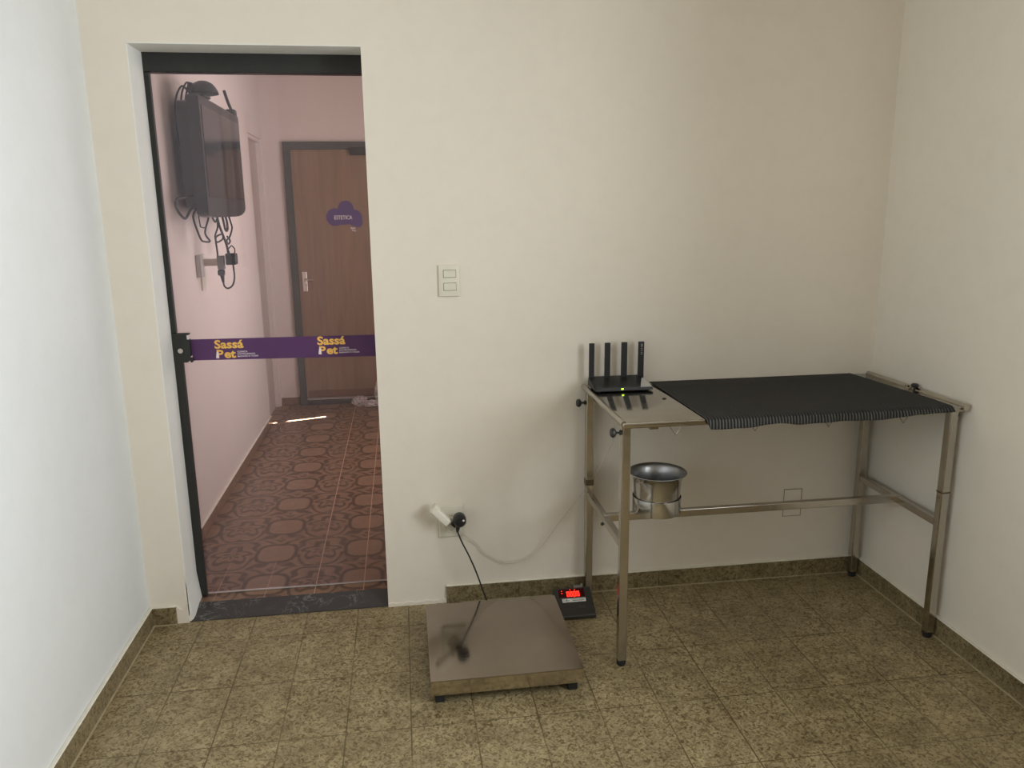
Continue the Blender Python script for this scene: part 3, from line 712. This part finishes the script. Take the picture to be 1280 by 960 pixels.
b = B(); b.lathe((1.988, -.325, .894), [(.004, 0), (.013, .003), (.0145, .010), (.010, .016), (.003, .017)], 20); b.cyl((1.988, -.325, .885), (1.988, -.325, .896), .004); part('clamp_knob', b, M['black'], tb, True)
b = B(); b.box(1.974, 1.986, -.30, -.285, .89, .9, .002, 1); part('rail_stop', b, M['steel'], tb)
b = B(); b.lathe((LEGS[1][0]+LW/2, LEGS[1][1], .848), [(.0, 0), (.009, .001), (.0105, .006), (.006, .011)], 18, 'X'); part('clamp_knob', b, M['black'], tb, True)
for hx in (.972, 1.245, 1.505, 1.776):
    b = B(); y = TY0+.006; z = TZ-.0205
    b.tube([(hx-.021, y, z+.001), (hx-.012, y-.001, z-.012), (hx-.003, y-.002, z-.025), (hx, y-.002, z-.0285), (hx+.003, y-.002, z-.025), (hx+.012, y-.001, z-.012), (hx+.021, y, z+.001)], .0013, 6, 4)
    part('wire_hook', b, M['steel'], tb, True)

# ------------------------------------------------------------------ ribbed mat on the table
def hem(x):
    pts = [(1.06, .852), (1.10, .850), (1.22, .852), (1.32, .862), (1.39, .853), (1.53, .857), (1.68, .855), (1.82, .866), (1.90, .868), (1.95, .872)]
    for (a, za), (c, zc) in zip(pts, pts[1:]):
        if x <= c:
            t = max(0, min(1, (x-a)/(c-a))); t = t*t*(3-2*t); return za+(zc-za)*t
    return pts[-1][1]
b = B(); b.org = (1.5, -.3, TZ)
nx, rows = 180, []
for i in range(nx+1):
    t = i/nx
    xb, xf = 1.062+t*(1.915-1.062), 1.070+t*(1.962-1.070)
    col = []; wob = .0022*math.sin(t*37)+.0015*math.sin(t*61+1)
    zt = TZ+.0035
    prof = [(-.016, zt), (-.12, zt), (-.25, zt), (-.38, zt), (-.48, zt+.0004), (-.545, zt+.001), (-.575, zt+.002)]
    hz = hem(xf)+.004
    drop = zt-hz
    prof += [(-.588, zt+.0005), (-.5965, zt-.004)] + [(-.6005-.004*k/4+wob*k/4, zt-.008-(drop-.008)*k/4) for k in range(1, 5)]
    for k, (y, z) in enumerate(prof):
        s = (y+.016)/(-.60+.016); s = max(0, min(1.05, s))
        x = xb+(xf-xb)*s
        if t < .03 and k > 8: x += .012*(k-8)/4
        if t > .95 and y < -.48: x -= (t-.95)/.05*.03*max(0, (-.48-y)/.12)*.5
        col.append(b.bm.verts.new((x, y, z)))
    rows.append(col)
for u, v in zip(rows, rows[1:]):
    for k in range(len(u)-1): b.bm.faces.new((u[k], v[k], v[k+1], u[k+1]))
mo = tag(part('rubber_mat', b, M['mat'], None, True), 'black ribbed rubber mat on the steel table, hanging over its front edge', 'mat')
sm = mo.modifiers.new('thickness', 'SOLIDIFY'); sm.thickness = .0022; sm.offset = -1

# ------------------------------------------------------------------ router
ro = thing('wifi_router', (.915, -.09, TZ), 'black router with four upright flat antennas on left end of the table', 'router')
b = B()
v = []
zb = TZ+.004
lo = [(.807, -.155), (1.035, -.155), (1.032, -.035), (.807, -.035)]; hi = [(.809, -.150), (1.030, -.150), (1.016, -.038), (.809, -.038)]
hz = [zb+.012, zb+.012, TZ+.040, TZ+.040]
A = [b.bm.verts.new((p[0], p[1], zb)) for p in lo]; C = [b.bm.verts.new((p[0], p[1], h)) for p, h in zip(hi, hz)]
b.bm.faces.new(A[::-1]); b.bm.faces.new(C)
for i in range(4): b.bm.faces.new((A[i], A[(i+1) % 4], C[(i+1) % 4], C[i]))
bmesh.ops.bevel(b.bm, geom=list(b.bm.edges), offset=.003, segments=2, affect='EDGES')
part('router_body', b, M['blackp'], ro)
for (x, y) in ((.825, -.14), (1.01, -.14), (.825, -.05), (1.01, -.05)):
    b = B(); b.cyl((x, y, TZ+.0002), (x, y, zb+.0005), .008, n=12); part('rubber_foot', b, M['rubber'], ro)
b = B()
b.prism([(.985, -.148), (1.029, -.148), (1.020, -.075), (1.012, -.072)], 0, 1, 'XY')
for vv in b.bm.verts:
    base = zb+.012 + (vv.co.y+.150)/.112*(TZ+.040-zb-.012)
    vv.co.z = base+.0006 if vv.co.z > .5 else base-.002
part('corner_panel', b, mat('light silver paint', (176, 176, 172), .4, noise=.05), ro, label='silver corner panel')
for i, (a, c) in enumerate(((.8085, .829), (.870, .892), (.936, .959), (1.003, 1.026))):
    b = B(); b.box(a, c, -.054, -.044, TZ+.012, 1.0575, .002, 2); b.box((a+c)/2-.006, (a+c)/2+.006, -.052, -.036, TZ+.010, TZ+.03, .002, 1)
    at = part('antenna', b, M['blackp'], ro)
    if i == 3:
        b = B()
        for k, (dz, h) in enumerate(((.008, .012), (.024, .003), (.031, .004), (.040, .003), (.046, .004))):
            b.box(a+.009, a+.016, -.0546, -.0541, 1.0575-dz-h, 1.0575-dz)
        part('antenna_mark', b, M['ink'], at)
b = B(); b.box(.909, .917, -.1555, -.1535, zb+.005, zb+.0095); part('status_light', b, M['green'], ro)
# small dark speck lying on the steel
b = B(); b.org = (1.03, -.29, TZ); b.lathe((1.03, -.29, TZ+.0003), [(.0, .0035), (.005, .003), (.008, .001), (.008, 0)], 14, sy=.6); tag(part('rubber_grommet', b, M['rubber'], None, True), 'small dark disc lying on the bare steel of the table top', 'disc')

# ------------------------------------------------------------------ bowl
bo = thing('steel_bowl', (BX, yb_, BZ), 'shiny stainless steel bowl with flared rim in the ring under the table', 'bowl')
h = .152
b = B(); b.lathe((BX, yb_, BZ+.0008), [(.0, .0), (.075, .0), (.081, .004), (.0835, .03), (.0845, .0645), (.0858, .09), (.0875, .112), (.0915, .130), (.097, .141), (.103, .148)], 64, cap=False)
part('bowl_body', b, M['bowl'], bo, True, ang=50)
bi = B(); bi.lathe((BX, yb_, BZ+.0008), [(.103, .148), (.1065, .1490), (.1075, .1505), (.1062, .1522), (.102, .151), (.0955, .1425), (.090, .131), (.086, .112), (.084, .09), (.081, .03), (.076, .008), (.0, .006)], 64, cap=False)
part('rim_and_inside', bi, steel('dull steel', (168, 168, 168), .38), bo, True, ang=50)

# ------------------------------------------------------------------ platform scale
sx0, sx1, sy0, sy1, sz = .146, .648, -.685, -.178, .088
sc = thing('platform_scale', ((sx0+sx1)/2, (sy0+sy1)/2, 0), 'low square platform scale with stainless steel top on the tile floor', 'scale')
b = B()
b.box(sx0, sx1, sy0, sy1, sz-.003, sz, .0012, 2)
part('platform', b, M['plate'], sc)
b = B()
b.box(sx0+.0002, sx1-.0002, sy0+.0002, sy0+.0022, sz-.052, sz-.0032); b.box(sx0+.0002, sx1-.0002, sy1-.0022, sy1-.0002, sz-.052, sz-.0032)
b.box(sx0+.0002, sx0+.0022, sy0+.0022, sy1-.0022, sz-.052, sz-.0032); b.box(sx1-.0022, sx1-.0002, sy0+.0022, sy1-.0022, sz-.052, sz-.0032)
part('skirt', b, M['skirt'], sc, label='mirror like steel side skirt')
b = B()
b.box(sx0+.03, sx1-.03, sy0+.05, sy0+.09, .03, sz-.0035); b.box(sx0+.03, sx1-.03, sy1-.09, sy1-.05, .03, sz-.0035); b.box(sx0+.03, sx0+.07, sy0+.09, sy1-.09, .03, sz-.0035); b.box(sx1-.07, sx1-.03, sy0+.09, sy1-.09, .03, sz-.0035)
part('frame', b, M['black'], sc)
for (x, y) in ((sx0+.028, sy0+.03), (sx1-.034, sy0+.03), (sx0+.028, sy1-.03), (sx1-.034, sy1-.03)):
    b = B(); b.box(x-.016, x+.016, y-.016, y+.016, .003, .062, .003, 2); b.box(x-.013, x+.013, y-.013, y+.013, 0, .004); part('foot', b, M['rubber'], sc)

# ------------------------------------------------------------------ scale display (wedge box with a tilted face)
di = thing('scale_display', (.725, -.16, 0), 'black wedge scale display with red digits beside the platform scale', 'display')
bx0, bx1, by0, by1 = .652, .804, -.228, -.112; zf, zk = .018, .082
b = B()
b.prism([(by0, .004), (by0, zf), (by1-.004, zk), (by1, zk-.004), (by1, .004)], bx0, bx1, 'YZ')
bmesh.ops.bevel(b.bm, geom=list(b.bm.edges), offset=.002, segments=1, affect='EDGES')
part('housing', b, M['indic'], di)
e_v = Vector((0, by1-.004-by0, zk-zf)); EL = e_v.length; e_v.normalize(); e_n = Vector((0, -e_v.z, e_v.y))
def face(p):      # (x, y ignored, t along the slope) -> point on the tilted face
    return Vector((p.x, by0, zf)) + e_v*p.z + e_n*(-p.y)
def fbox(b, x0, x1, t0, t1, h0, h1):
    vs = []
    r = bmesh.ops.create_cube(b.bm, size=1)
    for v in r['verts']:
        v.co = face(Vector(((x0+x1)/2+v.co.x*(x1-x0), -((h0+h1)/2+v.co.y*(h1-h0)), (t0+t1)/2+v.co.z*(t1-t0))))
b = B(); fbox(b, .672, .776, .085, .122, -.001, .0006); part('display_window', b, M['redwin'], di)
b = B()
def seg7(x, t, w, h, on, th=.0032):
    S7 = dict(a=(x, x+w, t+h-th, t+h), d=(x, x+w, t, t+th), g=(x, x+w, t+h/2-th/2, t+h/2+th/2), f=(x, x+th, t+h/2, t+h), e=(x, x+th, t, t+h/2), b=(x+w-th, x+w, t+h/2, t+h), c=(x+w-th, x+w, t, t+h/2))
    for s in on: fbox(b, *S7[s], .0007, .0012)
for k in range(4): seg7(.7045+k*.0135, .087, .0105, .023, 'abcdef')
fbox(b, .7315, .7340, .0835, .0865, .0007, .0012)
fbox(b, .684, .6875, .112, .115, .0007, .0012); fbox(b, .684, .6875, .102, .105, .0007, .0012); fbox(b, .7195, .722, .1155, .120, .0007, .0012); fbox(b, .7375, .740, .1155, .120, .0007, .0012)
part('digits', b, M['led'], di, label='glowing red digits')
b = B(); fbox(b, .682, .776, .0625, .079, -.0008, .0005); lb = part('paper_label', b, M['lab'], di, label='white strip label')
b = B()
for (a, c, t0, t1) in ((.686, .697, .0685, .071), (.697, .703, .067, .075), (.704, .711, .0685, .0705), (.719, .772, .073, .0755), (.722, .77, .067, .0705)): fbox(b, a, c, t0, t1, .0006, .0008)
part('label_print', b, M['ink'], lb)
for x in (.748, .763):
    b = B(); fbox(b, x-.005, x+.005, .033, .046, -.0005, .0007); part('button', b, mat('button rubber', (52, 50, 44), .6, noise=.1), di)
b = B(); fbox(b, .738, .768, EL-.006, EL+.004, .0006, .006); fbox(b, .766, .774, EL-.006, EL+.008, .0006, .010); part('clip', b, M['silver'], di)
for (x, y) in ((.665, -.215), (.79, -.215), (.665, -.125), (.79, -.125)):
    b = B(); b.cyl((x, y, 0), (x, y, .0045), .007, n=12); part('rubber_foot', b, M['rubber'], di)
b = B(); b.tube([(.66, -.14, .03), (.64, -.13, .012), (.60, -.14, .006), (.55, -.16, .010), (.52, -.20, .03)], .003); part('cord', b, M['cable'], di, True)

# ------------------------------------------------------------------ camera
f_px, cam_loc = 979.86, Vector((.1079, -2.9438, 1.5598))
yaw, pit, rol = math.radians(7.8742), math.radians(-12.5209), math.radians(-.685)
fw = Vector((math.sin(yaw)*math.cos(pit), math.cos(yaw)*math.cos(pit), math.sin(pit)))
rt = Vector((math.cos(yaw), -math.sin(yaw), 0)); up = rt.cross(fw)
r2 = rt*math.cos(rol)+up*math.sin(rol); u2 = -rt*math.sin(rol)+up*math.cos(rol)
cd = bpy.data.cameras.new('camera'); co = bpy.data.objects.new('camera', cd); COL.objects.link(co)
cd.sensor_fit = 'HORIZONTAL'; cd.sensor_width = 36; cd.lens = f_px/1280*36; cd.clip_start = .05
co.matrix_world = Matrix(((r2.x, u2.x, -fw.x, cam_loc.x), (r2.y, u2.y, -fw.y, cam_loc.y), (r2.z, u2.z, -fw.z, cam_loc.z), (0, 0, 0, 1)))
scene.camera = co

# ------------------------------------------------------------------ light
def area(name, loc, direction, sx, sy, power, rgb):
    l = bpy.data.lights.new(name, 'AREA'); l.shape = 'RECTANGLE'; l.size = sx; l.size_y = sy; l.energy = power; l.color = rgb
    o = bpy.data.objects.new(name, l); COL.objects.link(o); o.location = loc
    o.rotation_euler = Vector(direction).to_track_quat('-Z', 'Y').to_euler(); return o
area('window_daylight', (XR+.16, (WY0+WY1)/2, (WZ0+WZ1)/2), (-1, 0, 0), 1.46, 1.3, 84, (.90, .95, 1.0)).data.spread = math.radians(140)
area('side_fill', (XL-.12, (LY0+LY1)/2, 1.7), (1, 0, 0), .98, 1.05, 11, (.88, .94, 1.0)).data.spread = math.radians(115)  # added fill light that brightens the right wall
area('room_lamp', (.55, -2.3, H-.06), (0, 0, -1), .4, .4, 3, (1.0, .90, .76))
area('corridor_daylight', (CR-.02, 1.75, 1.55), (-1, 0, 0), 1.5, 1.6, 22, (1.0, .93, .92))
sl = bpy.data.lights.new('sun_sliver', 'SPOT'); sl.energy = 140000; sl.spot_size = math.radians(14); sl.spot_blend = .2; sl.shadow_soft_size = .008; sl.color = (1, .97, .88)
so = bpy.data.objects.new('sun_sliver', sl); COL.objects.link(so)
so.location = SUN; so.rotation_euler = (Vector((-.68, 2.965, CZ))-SUN).to_track_quat('-Z', 'Y').to_euler()
w = bpy.data.worlds.new('world'); scene.world = w; w.use_nodes = True
w.node_tree.nodes['Background'].inputs[0].default_value = (.55, .65, .8, 1); w.node_tree.nodes['Background'].inputs[1].default_value = .25

scene.view_settings.view_transform = 'Standard'; scene.view_settings.look = 'None'; scene.view_settings.exposure = 0.0; scene.view_settings.gamma = 1.0
scene.cycles.max_bounces = 12; scene.cycles.diffuse_bounces = 8; scene.cycles.glossy_bounces = 6; scene.cycles.transparent_max_bounces = 12
scene.cycles.sample_clamp_indirect = 4.0; scene.cycles.caustics_reflective = False; scene.cycles.caustics_refractive = False
scene.cycles.use_denoising = True
